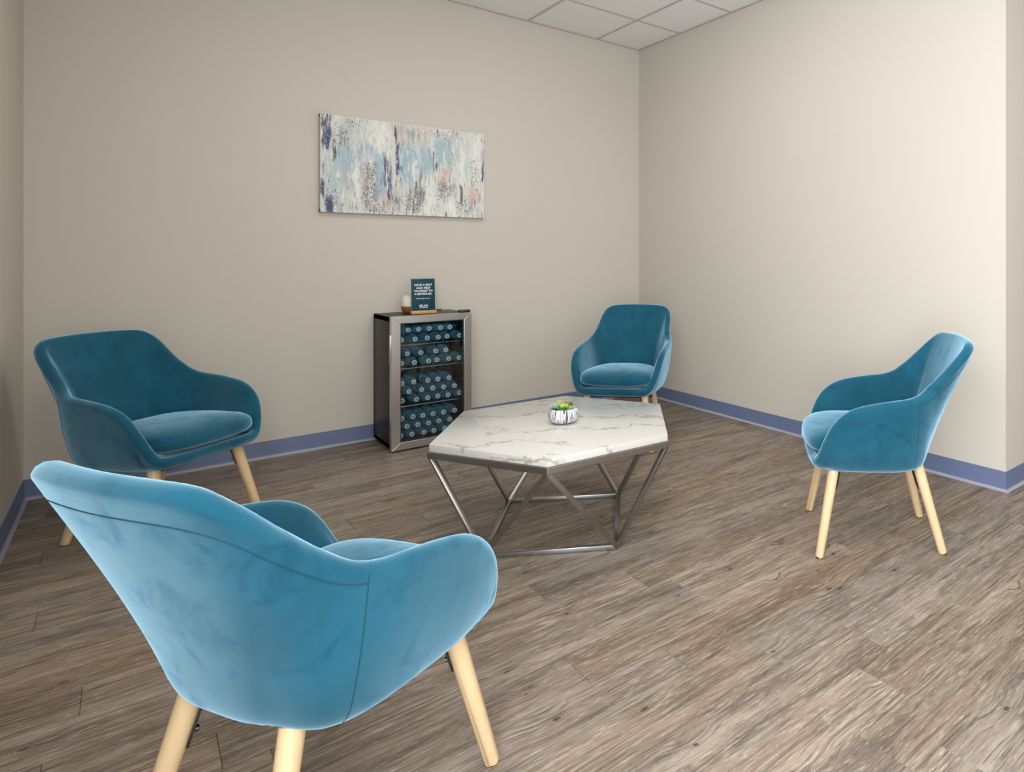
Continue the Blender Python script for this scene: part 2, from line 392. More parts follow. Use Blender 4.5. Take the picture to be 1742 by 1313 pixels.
# ceiling: suspended grid with individual tiles
ceil = struct(box('ceiling', (XL, YF, H + 0.05), (XR, 0, H + 0.12), M['tile']))
GX = [-0.4277 - 0.6096 * i for i in range(-6, 6)]; GX = sorted([x for x in GX if XL < x < XR - .05] + [XL, XR])
GY = sorted([-0.5858 - 0.6096 * i for i in range(0, 10)] + [0.0, YF])
for xa, xb in zip(GX, GX[1:]):
    for ya, yb in zip(GY, GY[1:]):
        if xa > -0.1 and ya > YR: continue
        x2 = min(xb, 0.0) if ya > YR - 0.3 and xa < 0 else xb
        if x2 - xa < .05: continue
        box('ceiling_tile', (xa + .002, ya + .002, H + 0.0015), (x2 - .002, yb - .002, H + 0.016), M['tile'], ceil)
for x in GX[1:-1]:
    box('grid_bar', (x - 0.012, YF if x < 0 else YF, H - 0.0008), (x + 0.012, 0 if x < 0 else YR, H + 0.001), M['grid'], ceil)
for y in GY[1:-1]:
    box('grid_bar', (XL, y - 0.012, H - 0.0004), (0 if y > YR else XR, y + 0.012, H + 0.0012), M['grid'], ceil)
t1 = struct(box('trim_1', (XL, -0.02, H - 0.003), (0, 0.0, H + 0.001), M['angle']))
t2 = struct(box('trim_2', (-0.02, YR, H - 0.003), (0, -0.02, H + 0.001), M['angle']))

# coved vinyl baseboards
def baseboard(name, path):
    prof = [(0.0, 0.102), (0.003, 0.102), (0.0035, 0.099), (0.0035, 0.022), (0.005, 0.012), (0.010, 0.004), (0.017, 0.0008), (0.017, 0.0), (0.0, 0.0)]
    pts = [V(p) for p in path]; bm = bmesh.new(); rings = []
    nrm = []
    for a, b in zip(pts, pts[1:]):
        d = (b - a).normalized(); nrm.append(V((d.y, -d.x)))
    for i, p in enumerate(pts):
        n = nrm[min(i, len(nrm) - 1)] if i == 0 or i == len(pts) - 1 else (nrm[i - 1] + nrm[i]).normalized() / max(.3, (nrm[i - 1] + nrm[i]).normalized().dot(nrm[i]))
        rings.append([bm.verts.new((p.x + n.x * d, p.y + n.y * d, z)) for d, z in prof])
    n = len(prof); tf = []
    for a, b in zip(rings, rings[1:]):
        for k_ in range(n):
            f = bm.faces.new((a[k_], a[(k_ + 1) % n], b[(k_ + 1) % n], b[k_])); f.material_index = 1 if 4 <= k_ <= 6 else 0
    bm.faces.new(rings[0]); bm.faces.new(rings[-1][::-1])
    return struct(link(name, fin(bm, name, [M['base'], M['toe_sheen']], autosm=60)))
baseboard('baseboard_back', [(XL, 0), (0, 0)])
baseboard('baseboard_left', [(XL, YF), (XL, 0)])
baseboard('baseboard_right', [(0, 0), (0, YR), (XR, YR)])

# ------------------------------------------------------------------ armchairs
ST = [  # rim (u, w, z)           corner (u, w)
    ((.276, .000, .386), (.250, .000)),
    ((.275, .100, .386), (.249, .090)),
    ((.270, .178, .387), (.242, .160)),
    ((.262, .218, .394), (.230, .190)),
    ((.250, .243, .424), (.212, .206)),
    ((.232, .262, .475), (.190, .217)),
    ((.206, .275, .528), (.164, .225)),
    ((.168, .281, .572), (.128, .230)),
    ((.115, .284, .604), (.080, .232)),
    ((.045, .285, .622), (.020, .232)),
    ((-.030, .284, .634), (-.050, .230)),
    ((-.100, .278, .643), (-.108, .221)),
    ((-.150, .266, .662), (-.145, .202)),
    ((-.196, .250, .700), (-.164, .177)),
    ((-.246, .242, .747), (-.175, .148)),
    ((-.295, .237, .795), (-.181, .118)),
    ((-.339, .220, .833), (-.185, .089)),
    ((-.367, .179, .853), (-.187, .060)),
    ((-.384, .093, .859), (-.188, .030)),
    ((-.390, .000, .860), (-.188, .000)),
]
def cr(p0, p1, p2, p3, t):
    return tuple(0.5 * ((2 * b) + (c - a) * t + (2 * a - 5 * b + 4 * c - d) * t * t + (-a + 3 * b - 3 * c + d) * t ** 3) for a, b, c, d in zip(p0, p1, p2, p3))
def station(s):
    """s in -19..19; the sign picks the side; spline over the mirrored table"""
    def g(i):
        sg = 1
        if i < 0: i = -i; sg = -1
        if i > 19: i = 38 - i; sg = -sg
        r, k_ = ST[i]; return (r[0], sg * r[1], r[2], k_[0], sg * k_[1])
    side = 1 if s >= 0 else -1; a = abs(s); i = int(math.floor(a)); i = min(i, 18); t = a - i
    q = cr(g(i - 1), g(i), g(i + 1), g(i + 2), t)
    return V((q[0], side * q[1], q[2])), V((q[3], side * q[4], 0.345 + 0.014 * max(0.0, min(1.0, (a - 10) / 5))))
def section(s):
    R, K = station(s); e = 0.3
    def nrm(s_):
        Ra, Ka = station(max(s_ - e, -19) if s_ - e >= -19 else -19); Rb, Kb = station(min(s_ + e, 19))
        t = (Rb - Ra) * .6 + (Kb - Ka) * .8; t.z = 0
        return V((t.y, -t.x, 0)).normalized()
    if abs(abs(s) - 19) < e: N = V((-1, 0, 0))
    else: N = nrm(s)
    ctr = V((0.03, 0, K.z))
    if N.dot(K - ctr) < 0: N = -N
    D = (R - K).normalized()
    def rim(x):
        if abs(x) <= 19: return station(x)[0]
        p = station((38 - abs(x)) * (1 if x > 0 else -1))[0]; return V((p.x, -p.y, p.z))
    Tn = (rim(s + 0.25) - rim(s - 0.25)).normalized()
    N = (N - D * N.dot(D)).normalized()
    E = (D - Tn * D.dot(Tn)).normalized(); N = (N - E * N.dot(E)); N = (N - Tn * N.dot(Tn)).normalized()
    L = (R - K).length; r = min(0.021, L * 0.36)
    back = max(0.0, min(1.0, (R.z - 0.64) / 0.16))
    r = r * (1 - 0.04 * back)
    h = V((K.x - ctr.x, K.y, 0)); hz = h.normalized()
    P = []
    P.append(ctr + h * 0.02 + V((0, 0, -.012)))
    P.append(ctr + h * 0.55 + V((0, 0, -.012)))
    P.append(K - hz * 0.028 + V((0, 0, -.011)))
    P.append(K + hz * 0.004 + V((0, 0, -.002)))
    lo = K + D * min(.03, L * .3) + N * r * .95
    P.append(lo)
    hi = R - E * r + N * r
    bulge = 0.010 * min(1, L / .25) * (1 - 1.7 * back)
    for f, b in ((.25, .8), (.5, 1.0), (.75, .6)):
        if L > 0.12: P.append(lo.lerp(hi, f) + N * bulge * b)
    P.append(hi)
    for a in (60, 30, 0, -30, -60): P.append(R - E * r + E * r * math.cos(math.radians(a)) + N * r * math.sin(math.radians(a)))
    hi2 = R - E * r - N * r; tt = max(.35 if L < .12 else 0, (0.395 - K.z) / max(R.z - K.z, .01)); tt = min(tt, .5)
    lo2 = K + (R - K) * tt - N * (r + 0.012)
    P.append(hi2)
    if L > 0.12:
        for f in (.3, .65): P.append(hi2.lerp(lo2, f) - N * 0.004 * math.sin(PI * f))
    P.append(lo2)
    q = ctr + h * 0.5; q.z = 0.385; P.append(q)
    q = ctr + h * 0.02; q.z = 0.385; P.append(q)
    return P, R, K, N, D, r
def resample(P, n):
    # catmull-rom then equal-arc resample
    pts = []
    for i in range(len(P) - 1):
        a, b, c, d = P[max(i - 1, 0)], P[i], P[i + 1], P[min(i + 2, len(P) - 1)]
        for k_ in range(6): pts.append(V(cr(a, b, c, d, k_ / 6)))
    pts.append(P[-1]); acc = [0]
    for a, b in zip(pts, pts[1:]): acc.append(acc[-1] + (b - a).length)
    out = []; j = 0
    for k_ in range(n):
        s_ = acc[-1] * k_ / (n - 1)
        while j < len(acc) - 2 and acc[j + 1] < s_: j += 1
        f = (s_ - acc[j]) / max(1e-9, acc[j + 1] - acc[j]); out.append(pts[j].lerp(pts[j + 1], f))
    return out
NS = 120
def piece_mesh(name, s0, s1, step=0.25):
    n = max(2, int(round((s1 - s0) / step))); cols = []
    for i in range(n + 1):
        s_ = s0 + (s1 - s0) * i / n
        if s_ > 19: s_ -= 38
        P = section(s_)[0]; cols.append(resample(P, NS))
    vs = [p for c in cols for p in c]; fs = []
    for i in range(n):
        for j in range(NS - 1):
            a = i * NS + j; fs.append((a, a + 1, a + NS + 1, a + NS))
    me = mesh(name, vs, fs, M['velvet'], True)
    bm = bmesh.new(); bm.from_mesh(me); bmesh.ops.remove_doubles(bm, verts=bm.verts, dist=1e-5); bmesh.ops.recalc_face_normals(bm, faces=bm.faces)
    bm.to_mesh(me); bm.free(); me.polygons.foreach_set('use_smooth', [True] * len(me.polygons)); return me
def cushion_mesh():
    bm = bmesh.new(); n = 64; rings = []
    def plan(a, s_):
        ca, sa = math.cos(a), math.sin(a); e = 2 / 4.2
        x = math.copysign(abs(ca) ** e, ca); y = math.copysign(abs(sa) ** e, sa)
        u = 0.078 + (0.209 if x > 0 else 0.225) * x * s_
        wd = 0.232 - 0.050 * max(0, -x) ** 1.3
        u += 0.014 * (1 - abs(y)) * (1 if x > 0 else 0) * s_
        return u, y * wd * s_
    prof = [(0.0, .400), (.6, .402), (.90, .408), (.96, .414), (.99, .424), (1.0, .438), (.996, .453), (.972, .466), (.91, .477), (.76, .488), (.55, .495), (.3, .499), (0.0, .501)]
    for s_, z in prof:
        if s_ == 0: rings.append([bm.verts.new((0.078, 0, z))]); continue
        ring = []
        for k_ in range(n):
            u, w_ = plan(2 * PI * k_ / n, s_)
            zz = z - 0.014 * max(0, (u - .16) / .14) ** 2 * (1 if z > .43 else .3)
            ring.append(bm.verts.new((u, w_, zz)))
        rings.append(ring)
    for a, b in zip(rings, rings[1:]):
        for k_ in range(n):
            va = [a[k_ % len(a)], a[(k_ + 1) % len(a)], b[(k_ + 1) % len(b)], b[k_ % len(b)]]; u = []
            for v in va:
                if v not in u: u.append(v)
            bm.faces.new(u)
    return fin(bm, 'seat_cushion', M['velvet'], True)
SEAM = 11.4
def outer_at(s_, dist=None, frac=None, lift=0.0004, wn=False):
    if s_ > 19: s_ -= 38
    P, R, K, N, D, r = section(s_)
    q = resample(P, 240)
    ic = min(range(len(q)), key=lambda k_: (q[k_] - R).length)
    i0 = min(range(ic), key=lambda k_: (q[k_] - P[3]).length)
    acc = 0; tot = sum((q[k_] - q[k_ + 1]).length for k_ in range(i0, ic)); tgt = dist if dist is not None else tot * frac
    k_ = ic
    while k_ > i0 and acc < tgt: acc += (q[k_] - q[k_ - 1]).length; k_ -= 1
    return (q[k_] + N * lift, N) if wn else q[k_] + N * lift
def make_chair():
    t = thing('armchair', 'x', 'armchair')
    link('backrest', piece_mesh('backrest', SEAM, 38 - SEAM), t)
    link('armrest', piece_mesh('armrest', 3.0, SEAM), t)
    link('armrest', piece_mesh('armrest', -SEAM, -3.0), t)
    link('front_rail', piece_mesh('front_rail', -3.0, 3.0), t)
    link('seat_cushion', cushion_mesh(), t)
    for sg in (1, -1):
        pts = [outer_at(sg * SEAM, frac=f) for f in [0.02 + .96 * i / 16 for i in range(17)]]
        tube('seam', pts, 0.0009, M['seam'], t, 6, autosm=70)
    pts = [outer_at(s_, dist=0.068 - 0.03 * max(0, min(1, (14.5 - min(s_, 38 - s_)) / 3.1)), wn=True) for s_ in [SEAM + (38 - 2 * SEAM) * i / 60 for i in range(61)]]
    nn = [p[1] for p in pts]; pts = [p[0] for p in pts]
    for _ in range(5): pts = [pts[0]] + [(a_ + b_ * 2 + c_) / 4 for a_, b_, c_ in zip(pts, pts[1:], pts[2:])] + [pts[-1]]
    pts = [p + n_ * .0009 for p, n_ in zip(pts, nn)]
    tube('seam', pts, 0.0009, M['seam'], t, 6, autosm=70)
    box('underside_panel', (-.13, -.16, .322), (.20, .16, .336), M['cloth'], t, .003)
    for fu, fw_, tu, tw in ((.249, .240, .182, .178), (.249, -.240, .182, -.178), (-.254, .184, -.162, .138), (-.254, -.184, -.162, -.138)):
        foot, top = V((fu, fw_, 0.003)), V((tu, tw, .350))
        bm = bmesh.new()
        d = (top - foot)
        sweep(bm, [(0, 0, 0), V((0, 0, 0)) + d * .012, d], .02, 24, True, False, [.0150, .0170, .0226])
        # keep the foot flat on the floor
        for v in bm.verts:
            if v.co.z < 0.02: v.co = V((v.co.x, v.co.y, max(0.0, v.co.z if v.co.z > .003 else 0.0)))
        lg = link('leg', fin(bm, 'leg', M['leg'], autosm=50), t, foot)
        lathe('foot_glide', [(0, -.003), (.013, -.003), (.0135, 0.0), (0, 0.001)], M['black'], lg, 16)
        # steel bracket plate on the inner face of the leg
        inn = V((.01 - tu, -tw, 0)).normalized()
        side = V((-inn.y, inn.x, 0)); ax = d.normalized()
        c0 = foot + d * .985; c1 = foot + d * .70
        bm = bmesh.new(); vv = []
        for p, hw in ((c0, .017), (foot + d * .76, .016), (c1, .009)):
            rad = .0178 + (.024 - .0178) * ((p - foot).length / d.length)
            for o_ in (rad - .001, rad + .003):
                for sg in (-1, 1): vv.append(bm.verts.new(p + inn * o_ + side * sg * hw))
        for a in (0, 4):
            bm.faces.new((vv[a + 0], vv[a + 1], vv[a + 5], vv[a + 4])); bm.faces.new((vv[a + 2], vv[a + 6], vv[a + 7], vv[a + 3]))
            bm.faces.new((vv[a + 0], vv[a + 4], vv[a + 6], vv[a + 2])); bm.faces.new((vv[a + 1], vv[a + 3], vv[a + 7], vv[a + 5]))
        bm.faces.new((vv[0], vv[2], vv[3], vv[1])); bm.faces.new((vv[8], vv[9], vv[11], vv[10]))
        br = link('leg_bracket', fin(bm, 'leg_bracket', M['black']), t)
        bp = foot + d * .78 + inn * (.0178 + .0062 * .78 + .003)
        tube('bolt', [bp, bp + inn * .006], .006, M['bolt'], br, 10)
    return t
def copy_tree(o, parent=None):
    c = o.copy(); C.objects.link(c); c.parent = parent
    for ch in list(o.children): copy_tree(ch, c)
    return c
chair0 = make_chair()
CH = [((-0.912, -3.047), 134.7, 'teal velvet armchair on the right, seen in profile beside the outer wall corner', None),
      ((-3.175, -0.92), -52.2, 'dark teal velvet armchair on the left, angled toward the table near the left wall', None),
      ((-0.908, -1.130), -139.5, 'teal velvet armchair in the far corner of the room, facing the table', None),
      ((-2.973, -3.072), 27.4, 'light teal velvet armchair nearest the camera, its back turned to the viewer', None)]
for i, (p, rz, lab, _) in enumerate(CH):
    o = chair0 if i == 0 else copy_tree(chair0)
    o.location = (p[0], p[1], 0); o.rotation_euler = (0, 0, math.radians(rz)); o['label'] = lab
    o['group'] = 'velvet armchairs around the marble table'

# ------------------------------------------------------------------ coffee table
TC = V((-1.8657, -2.040, 0))
tb = thing('coffee_table', 'hexagonal white marble coffee table on an angular satin steel base', 'coffee table', TC)
HA = [176.9, -122.2, -64.0, -3.2, 58.1, 115.8]
HP = [V((.545 * math.cos(math.radians(a)), .545 * math.sin(math.radians(a)), 0)) for a in HA]
def prism(name, pts, z0, z1, m, parent, bev=0):
    bm = bmesh.new(); a = [bm.verts.new((p.x, p.y, z0)) for p in pts]; b = [bm.verts.new((p.x, p.y, z1)) for p in pts]
    bm.faces.new(a[::-1]); bm.faces.new(b); n = len(pts)
    for i in range(n): bm.faces.new((a[i], a[(i + 1) % n], b[(i + 1) % n], b[i]))
    if bev: bmesh.ops.bevel(bm, geom=bm.edges[:], offset=bev, segments=2, affect='EDGES', profile=0.5)
    return link(name, fin(bm, name, m, autosm=25 if bev else None), parent)
prism('tabletop', HP, .430, .460, M['marble'], tb, .0022)
def ring(name, pts, ins, z0, z1, m, parent):
    bm = bmesh.new(); n = len(pts); o_ = pts; i_ = [p * ins for p in pts]; R = []
    for P_, z in ((o_, z0), (o_, z1), (i_, z1), (i_, z0)): R.append([bm.verts.new((p.x, p.y, z)) for p in P_])
    for a in range(4):
        for k_ in range(n): bm.faces.new((R[a][k_], R[a][(k_ + 1) % n], R[(a + 1) % 4][(k_ + 1) % n], R[(a + 1) % 4][k_]))
    bmesh.ops.bevel(bm, geom=bm.edges[:], offset=.0015, segments=1, affect='EDGES')
    return link(name, fin(bm, name, m), parent)
HR = [p * (0.553 / .545) for p in HP]
ring('top_frame', HR, 0.945, .404, .4295, M['gun'], tb)
BA = [-165.9, -81.55, 14.1, 98.45]
BP = [V((.389 * math.cos(math.radians(a)), .389 * math.sin(math.radians(a)), .0105)) for a in BA]
for i in range(4):
    a, b = BP[i], BP[(i + 1) % 4]
    tube('base_bar', [a, b], .010, M['gun'], tb, square=True, bev=.001)
# base corners: FL, FR, BR, BL ; top: L F R BR B BL
for bi, ti in ((0, 0), (0, 1), (1, 1), (1, 2), (2, 3), (2, 4), (3, 4), (3, 5)):
    top = HP[ti] * 0.985; top = V((top.x, top.y, .406))
    # sit side by side where two struts share a corner
    other = {0: 1, 1: 1}.get(0)
    tube('strut', [BP[bi] + V((0, 0, .001)), top], .0098, M['gun'], tb, square=True, bev=.001, up=tuple((HP[ti] + BP[bi]).normalized()))

# succulent on the table
PT = V((-1.855, -2.066, .4605))
pp = thing('potted_succulent', 'small faux succulent in a black and white striped bowl on the marble tabletop', 'plant', PT)
lathe('pot', [(0, 0), (.040, 0), (.050, .003), (.060, .014), (.0665, .030), (.067, .042), (.063, .056), (.057, .063), (.054, .0645), (.051, .062), (.052, .052), (.045, .05), (0, .05)], M['pot'], pp, 48)
lathe('soil', [(0, .0545), (.03, .056), (.0518, .053)], M['soil'], pp, 24)
def leaf_mesh(L, W, Tk, m, tip=1.0, curl=0.25):
    bm = bmesh.new(); rings = []; n = 8
    for i in range(7):
        f = i / 6; wd = W * (math.sin(PI * min(1, .12 + f * .88) ** (1.0 + tip * .5))) ** .8 if f < 1 else 0.0001
        th = Tk * (math.sin(PI * (0.15 + .85 * f)) if f < 1 else 0.0001) + .0001
        z = curl * L * f * f
        rings.append([bm.verts.new((L * f, wd / 2 * math.cos(2 * PI * k_ / n), z + th / 2 * math.sin(2 * PI * k_ / n))) for k_ in range(n)])
    for a, b in zip(rings, rings[1:]):
        for k_ in range(n): bm.faces.new((a[k_], a[(k_ + 1) % n], b[(k_ + 1) % n], b[k_]))
    bm.faces.new(rings[0]); bm.faces.new(rings[-1])
    return fin(bm, 'leaf', m, True)
def rosette(x, y, z, spec, label=None):
    e = link('rosette', None, pp, (x, y, z)); e.empty_display_size = .02
    if label: e['label'] = label
    for m, L, W, Tk, n, el, ph, curl, tip in spec:
        me = leaf_mesh(L, W, Tk, M[m], tip, curl)
        for k_ in range(n):
            a = 2 * PI * k_ / n + ph + random.uniform(-.12, .12)
            o_ = link('leaf', me, e, (0.003 * math.cos(a), .003 * math.sin(a), 0)); o_.rotation_euler = (0, -math.radians(el + random.uniform(-5, 5)), a)
rosette(-.002, -.006, .056, [('dg', .040, .026, .007, 7, 12, .2, .12, .2), ('dg', .034, .020, .006, 5, 35, .6, .15, .2), ('yg', .034, .016, .006, 6, 48, 0, .12, .6), ('yg', .030, .014, .005, 5, 66, .5, .08, .6)], 'green rosette with a yellow centre')
rosette(.026, -.022, .057, [('lg', .022, .011, .004, 6, 25, .3, .1, .8), ('lg', .019, .009, .004, 5, 55, 0, .1, .8)], 'small lime rosette')
rosette(-.030, .020, .060, [('pg', .032, .008, .003, 9, 30, .1, .1, 1.2), ('pg', .028, .007, .003, 6, 60, .4, .1, 1.2)], 'pale grey-green spiky rosette')
rosette(-.004, .030, .066, [('lg', .020, .008, .003, 6, 35, .1, .1, 1.0), ('lg', .028, .007, .003, 6, 72, .4, .1, 1.0)], 'pale upright rosette')
rosette(.030, .012, .058, [('og', .036, .009, .003, 8, 38, .2, .05, 1.4), ('og', .030, .008, .003, 5, 65, .2, .05, 1.4)], 'dark olive spiky rosette')

# ------------------------------------------------------------------ beverage fridge
fx0, fx1, fy0, fy1, fz = -2.112, -1.626, -0.372, -0.022, 0.828
fr = thing('beverage_fridge', 'dark beverage fridge with a stainless framed glass door, standing against the back wall', 'fridge', ((fx0 + fx1) / 2, -0.2, 0))
def fb(name, lo, hi, m, parent=None, bev=0.0, seg=2):
    o_ = V((fr.location.x, fr.location.y, 0)); return box(name, V(lo) - o_, V(hi) - o_, m, parent or fr, bev, seg)
def fb2(name, boxes, m, parent=None, bev=0.0):
    bm = bmesh.new(); o_ = V((fr.location.x, fr.location.y, 0))
    for lo, hi in boxes: box_bm(bm, V(lo) - o_, V(hi) - o_, bev)
    return link(name, fin(bm, name, m, autosm=35), parent or fr)
w_ = .024
fb2('body', [((fx0, fy0, .022), (fx0 + w_, fy1, fz)), ((fx1 - w_ * .5, fy0, .022), (fx1, fy1, fz)), ((fx0, fy0, fz - .03), (fx1, fy1, fz)), ((fx0, fy0, .022), (fx1, fy1, .045)), ((fx0, fy1 - .02, .022), (fx1, fy1, fz))], M['cab'], bev=.0015)
fb2('inner_liner', [((fx0 + w_, fy0 + .002, .045), (fx0 + w_ + .002, fy1 - .02, fz - .03)), ((fx1 - w_ * .5 - .002, fy0 + .002, .045), (fx1 - w_ * .5, fy1 - .02, fz - .03)),
                    ((fx0 + w_, fy0 + .002, .045), (fx1 - w_ * .5, fy1 - .02, .048)), ((fx0 + w_, fy0 + .002, fz - .033), (fx1 - w_ * .5, fy1 - .02, fz - .03)), ((fx0 + w_, fy1 - .025, .045), (fx1 - w_ * .5, fy1 - .02, fz - .03))], M['liner'])
fb('kick_plate', (fx0 + .02, fy0 + .005, .002), (fx1 - .02, fy1 - .02, .022), M['black'])
for x in (fx0 + .03, fx1 - .03):
    for y in (fy0 + .03, fy1 - .03):
        lathe('foot', [(0, 0), (.013, 0), (.014, .004), (.008, .006), (.008, .022), (0, .022)], M['black'], fr, 16, V((x, y, 0)) - V((fr.location.x, fr.location.y, 0)))
# door: mitred stainless frame, black gasket, glass pane, side handle
dY0, dY1 = -0.412, -0.374
door = fb('door', (fx0 + .003, dY1 - .006, .010), (fx0 + .008, dY1, .014), M['black'])
ox = V((fr.location.x, fr.location.y, 0))
def frame_piece(name, q, m):
    bm = bmesh.new(); a = [bm.verts.new(V((x, dY0, z)) - ox) for x, z in q]; b = [bm.verts.new(V((x, dY1, z)) - ox) for x, z in q]
    bm.faces.new(a); bm.faces.new(b[::-1])
    for i in range(4): bm.faces.new((a[i], b[i], b[(i + 1) % 4], a[(i + 1) % 4]))
    bmesh.ops.bevel(bm, geom=bm.edges[:], offset=.0012, segments=2, affect='EDGES', profile=.5)
    return link(name, fin(bm, name, m, autosm=20), door)
O = [(fx0, .010), (fx1, .010), (fx1, fz + .004), (fx0, fz + .004)]
I = [(fx0 + .052, .055), (fx1 - .047, .055), (fx1 - .047, fz - .040), (fx0 + .052, fz - .040)]
# the door object itself is the frame: join pieces as sub-parts
for i in range(4): frame_piece('frame_rail', [O[i], O[(i + 1) % 4], I[(i + 1) % 4], I[i]], M['steel'])
fb('glass_pane', (I[0][0] - .004, -.402, I[0][1] - .004), (I[1][0] + .004, -.3985, I[2][1] + .004), M['glass'], door)
g0, g1 = I[0], I[2]
fb2('gasket', [((g0[0] - .001, -.400, g0[1]), (g0[0] + .006, dY1, g1[1])), ((g1[0] - .006, -.400, g0[1]), (g1[0] + .001, dY1, g1[1])), ((g0[0], -.400, g0[1] - .001), (g1[0], dY1, g0[1] + .006)), ((g0[0], -.400, g1[1] - .006), (g1[0], dY1, g1[1] + .001))], M['black'], door)
fb('handle', (fx0 - .005, dY0 + .006, .55), (fx0 + .001, dY1 - .008, .72), M['steel'], door, .002)
fb('hinge_cover', (-1.695, -.402, fz + .0045), (-1.628, -.360, fz + .021), M['black'], None, .003)
# wire shelves
for z in (.644, .497, .262):
    bm = bmesh.new(); xa, xb = fx0 + w_ + .004, fx1 - w_ * .5 - .004
    for y, r in ((-.352, .0028), (-.06, .0028), (-.2, .002)): sweep(bm, [V((xa, y, z)) - ox, V((xb, y, z)) - ox], r, 8)
    x = xa + .008
    while x < xb:
        sweep(bm, [V((x, -.352, z + .003)) - ox, V((x, -.06, z + .003)) - ox], .0013, 6); x += .0215
    link('wire_shelf', fin(bm, 'wire_shelf', M['wire'], autosm=40), fr)

# bottles lying on the shelves, caps toward the door
def make_bottle():
    t = thing('water_bottle', 'x', 'bottle')
    def lz(name, prof, m, n=20, parent=t):
        o_ = lathe(name, prof, m, parent, n); return o_
    lz('bottle_body', [(0, .001), (.020, 0), (.028, .004), (.030, .012), (.0296, .05), (.0282, .055), (.0296, .06), (.0298, .134), (.028, .146), (.022, .160), (.0145, .170), (.0125, .174), (.0125, .184)], M['pet'])
    lz('bottle_label', [(.0302, .080), (.0304, .081), (.0304, .133), (.0302, .134)], M['lab'])
    cp = lz('cap', [(.0145, .176), (.0150, .177), (.0150, .189), (.0135, .1915), (.0085, .1918)], M['cap'])
    lathe('cap_disc', [(.0088, .1915), (.0080, .1905), (0, .1905)], M['capd'], cp, 16)
    return t
b0 = make_bottle(); first = True
ROWS = [
    ('upper shelf', 'lower row', .6785, [-2.037, -1.959, -1.885, -1.818, -1.753, -1.682]),
    ('upper shelf', 'upper row', .7385, [-2.000, -1.932, -1.868, -1.805, -1.742]),
    ('middle shelf', 'lower row', .5315, [-2.037, -1.959, -1.882, -1.818, -1.753, -1.680]),
    ('middle shelf', 'upper row', .590, [-1.997, -1.930, -1.830, -1.765]),
    ('low shelf', 'bottom row', .2965, [-2.035, -1.947, -1.879, -1.814, -1.750, -1.676]),
    ('low shelf', 'middle row', .3515, [-1.994, -1.914, -1.847, -1.782, -1.715]),
    ('low shelf', 'top row', .4075, [-2.030, -1.960, -1.882, -1.815, -1.748]),
    ('fridge floor', 'bottom row', .0795, [-2.036, -1.972, -1.907, -1.843, -1.779, -1.712]),
    ('fridge floor', 'middle row', .1335, [-2.004, -1.939, -1.875, -1.811, -1.746]),
    ('fridge floor', 'top row', .188, [-2.036, -1.971, -1.907, -1.843, -1.779, -1.714]),
]
ORD = ['first', 'second', 'third', 'fourth', 'fifth', 'sixth']
for shelf, row, z, xs in ROWS:
    for i, x in enumerate(xs):
        o = b0 if first else copy_tree(b0); first = False
        o.location = (x, -.158 + random.uniform(-.012, .004), z)
        o.rotation_euler = (PI / 2, 0, random.uniform(-.03, .03))
        where = 'on the ' + shelf if shelf != 'fridge floor' else 'on the fridge floor'
        o['label'] = 'clear water bottle lying %s, %s, %s from the left' % (where, row, ORD[i])
        o['group'] = 'water bottles in the beverage fridge'

# sign on the fridge
sg = thing('sign_stand', 'small teal tabletop sign in an oak block on top of the fridge', 'sign', (-1.879, -.262, fz + .001), math.radians(-3))
box('wooden_base', (-.076, -.022, 0), (.076, .022, .021), M['oak'], sg, .003)
pn = box('sign_panel', (-.0715, -.003, .014), (.0715, .003, .226), [M['teal']], sg, .0008)
pn.rotation_euler = (math.radians(-4), 0, 0)
box('panel_edging', (-.0735, .0, .014), (.0735, .0026, .2285), M['tealedge'], pn, .0005)
def text(name, s, size, x, z, parent, bold=0.0):
    cu = bpy.data.curves.new(name, 'FONT'); cu.body = s; cu.size = size; cu.align_x = 'CENTER'; cu.align_y = 'CENTER'; cu.extrude = .0002; cu.offset = bold
    cu.resolution_u = 2
    tmp = bpy.data.objects.new('tmp', cu); C.objects.link(tmp)
    dg = bpy.context.evaluated_depsgraph_get(); me = bpy.data.meshes.new_from_object(tmp.evaluated_get(dg))
    bpy.data.objects.remove(tmp); bpy.data.curves.remove(cu); me.name = name; me.materials.clear(); me.materials.append(M['white'])
    o_ = link(name, me, parent, (x, -.0033, z)); o_.rotation_euler = (PI / 2, 0, 0); return o_
for s, z in (('HAVE A SEAT', .186), ('AND HELP', .1665), ('YOURSELF TO', .147), ('A BEVERAGE.', .1275)):
    text('lettering', s, .0182, 0.001, z, pn, .00028)
text('lettering', "We'll be right with you.", .0092, 0.001, .098, pn, .00015)
text('lettering', 'MILAN', .0175, 0.001, .051, pn, .0003)
text('lettering', 'LASER HAIR REMOVAL', .0054, 0.001, .0395, pn, .0003)

# domed diffuser behind the sign
df = thing('aroma_diffuser', 'white domed diffuser with an amber wood base, half hidden behind the sign', 'diffuser', (-1.933, -.168, fz + .001))
lathe('wooden_base', [(0, 0), (.034, 0), (.040, .004), (.047, .016), (.053, .032), (.0545, .045), (.0540, .047), (0, .047)], M['dkwood'], df)
lathe('dome', [(.0535, .0472), (.0545, .052), (.0545, .070), (.052, .088), (.046, .103), (.035, .115), (.020, .1205), (.006, .122), (.005, .120), (0, .120)], M['frost'], df)
tube('power_cord', [(.045, .01, .006), (.075, .02, .010), (.12, .03, .014), (.165, .05, .012), (.205, .085, .006), (.235, .12, .004), (.25, .150, .003), (.25, .158, -.03), (.25, .160, -.2)], .0028, M['cord'], df, 8, autosm=60)

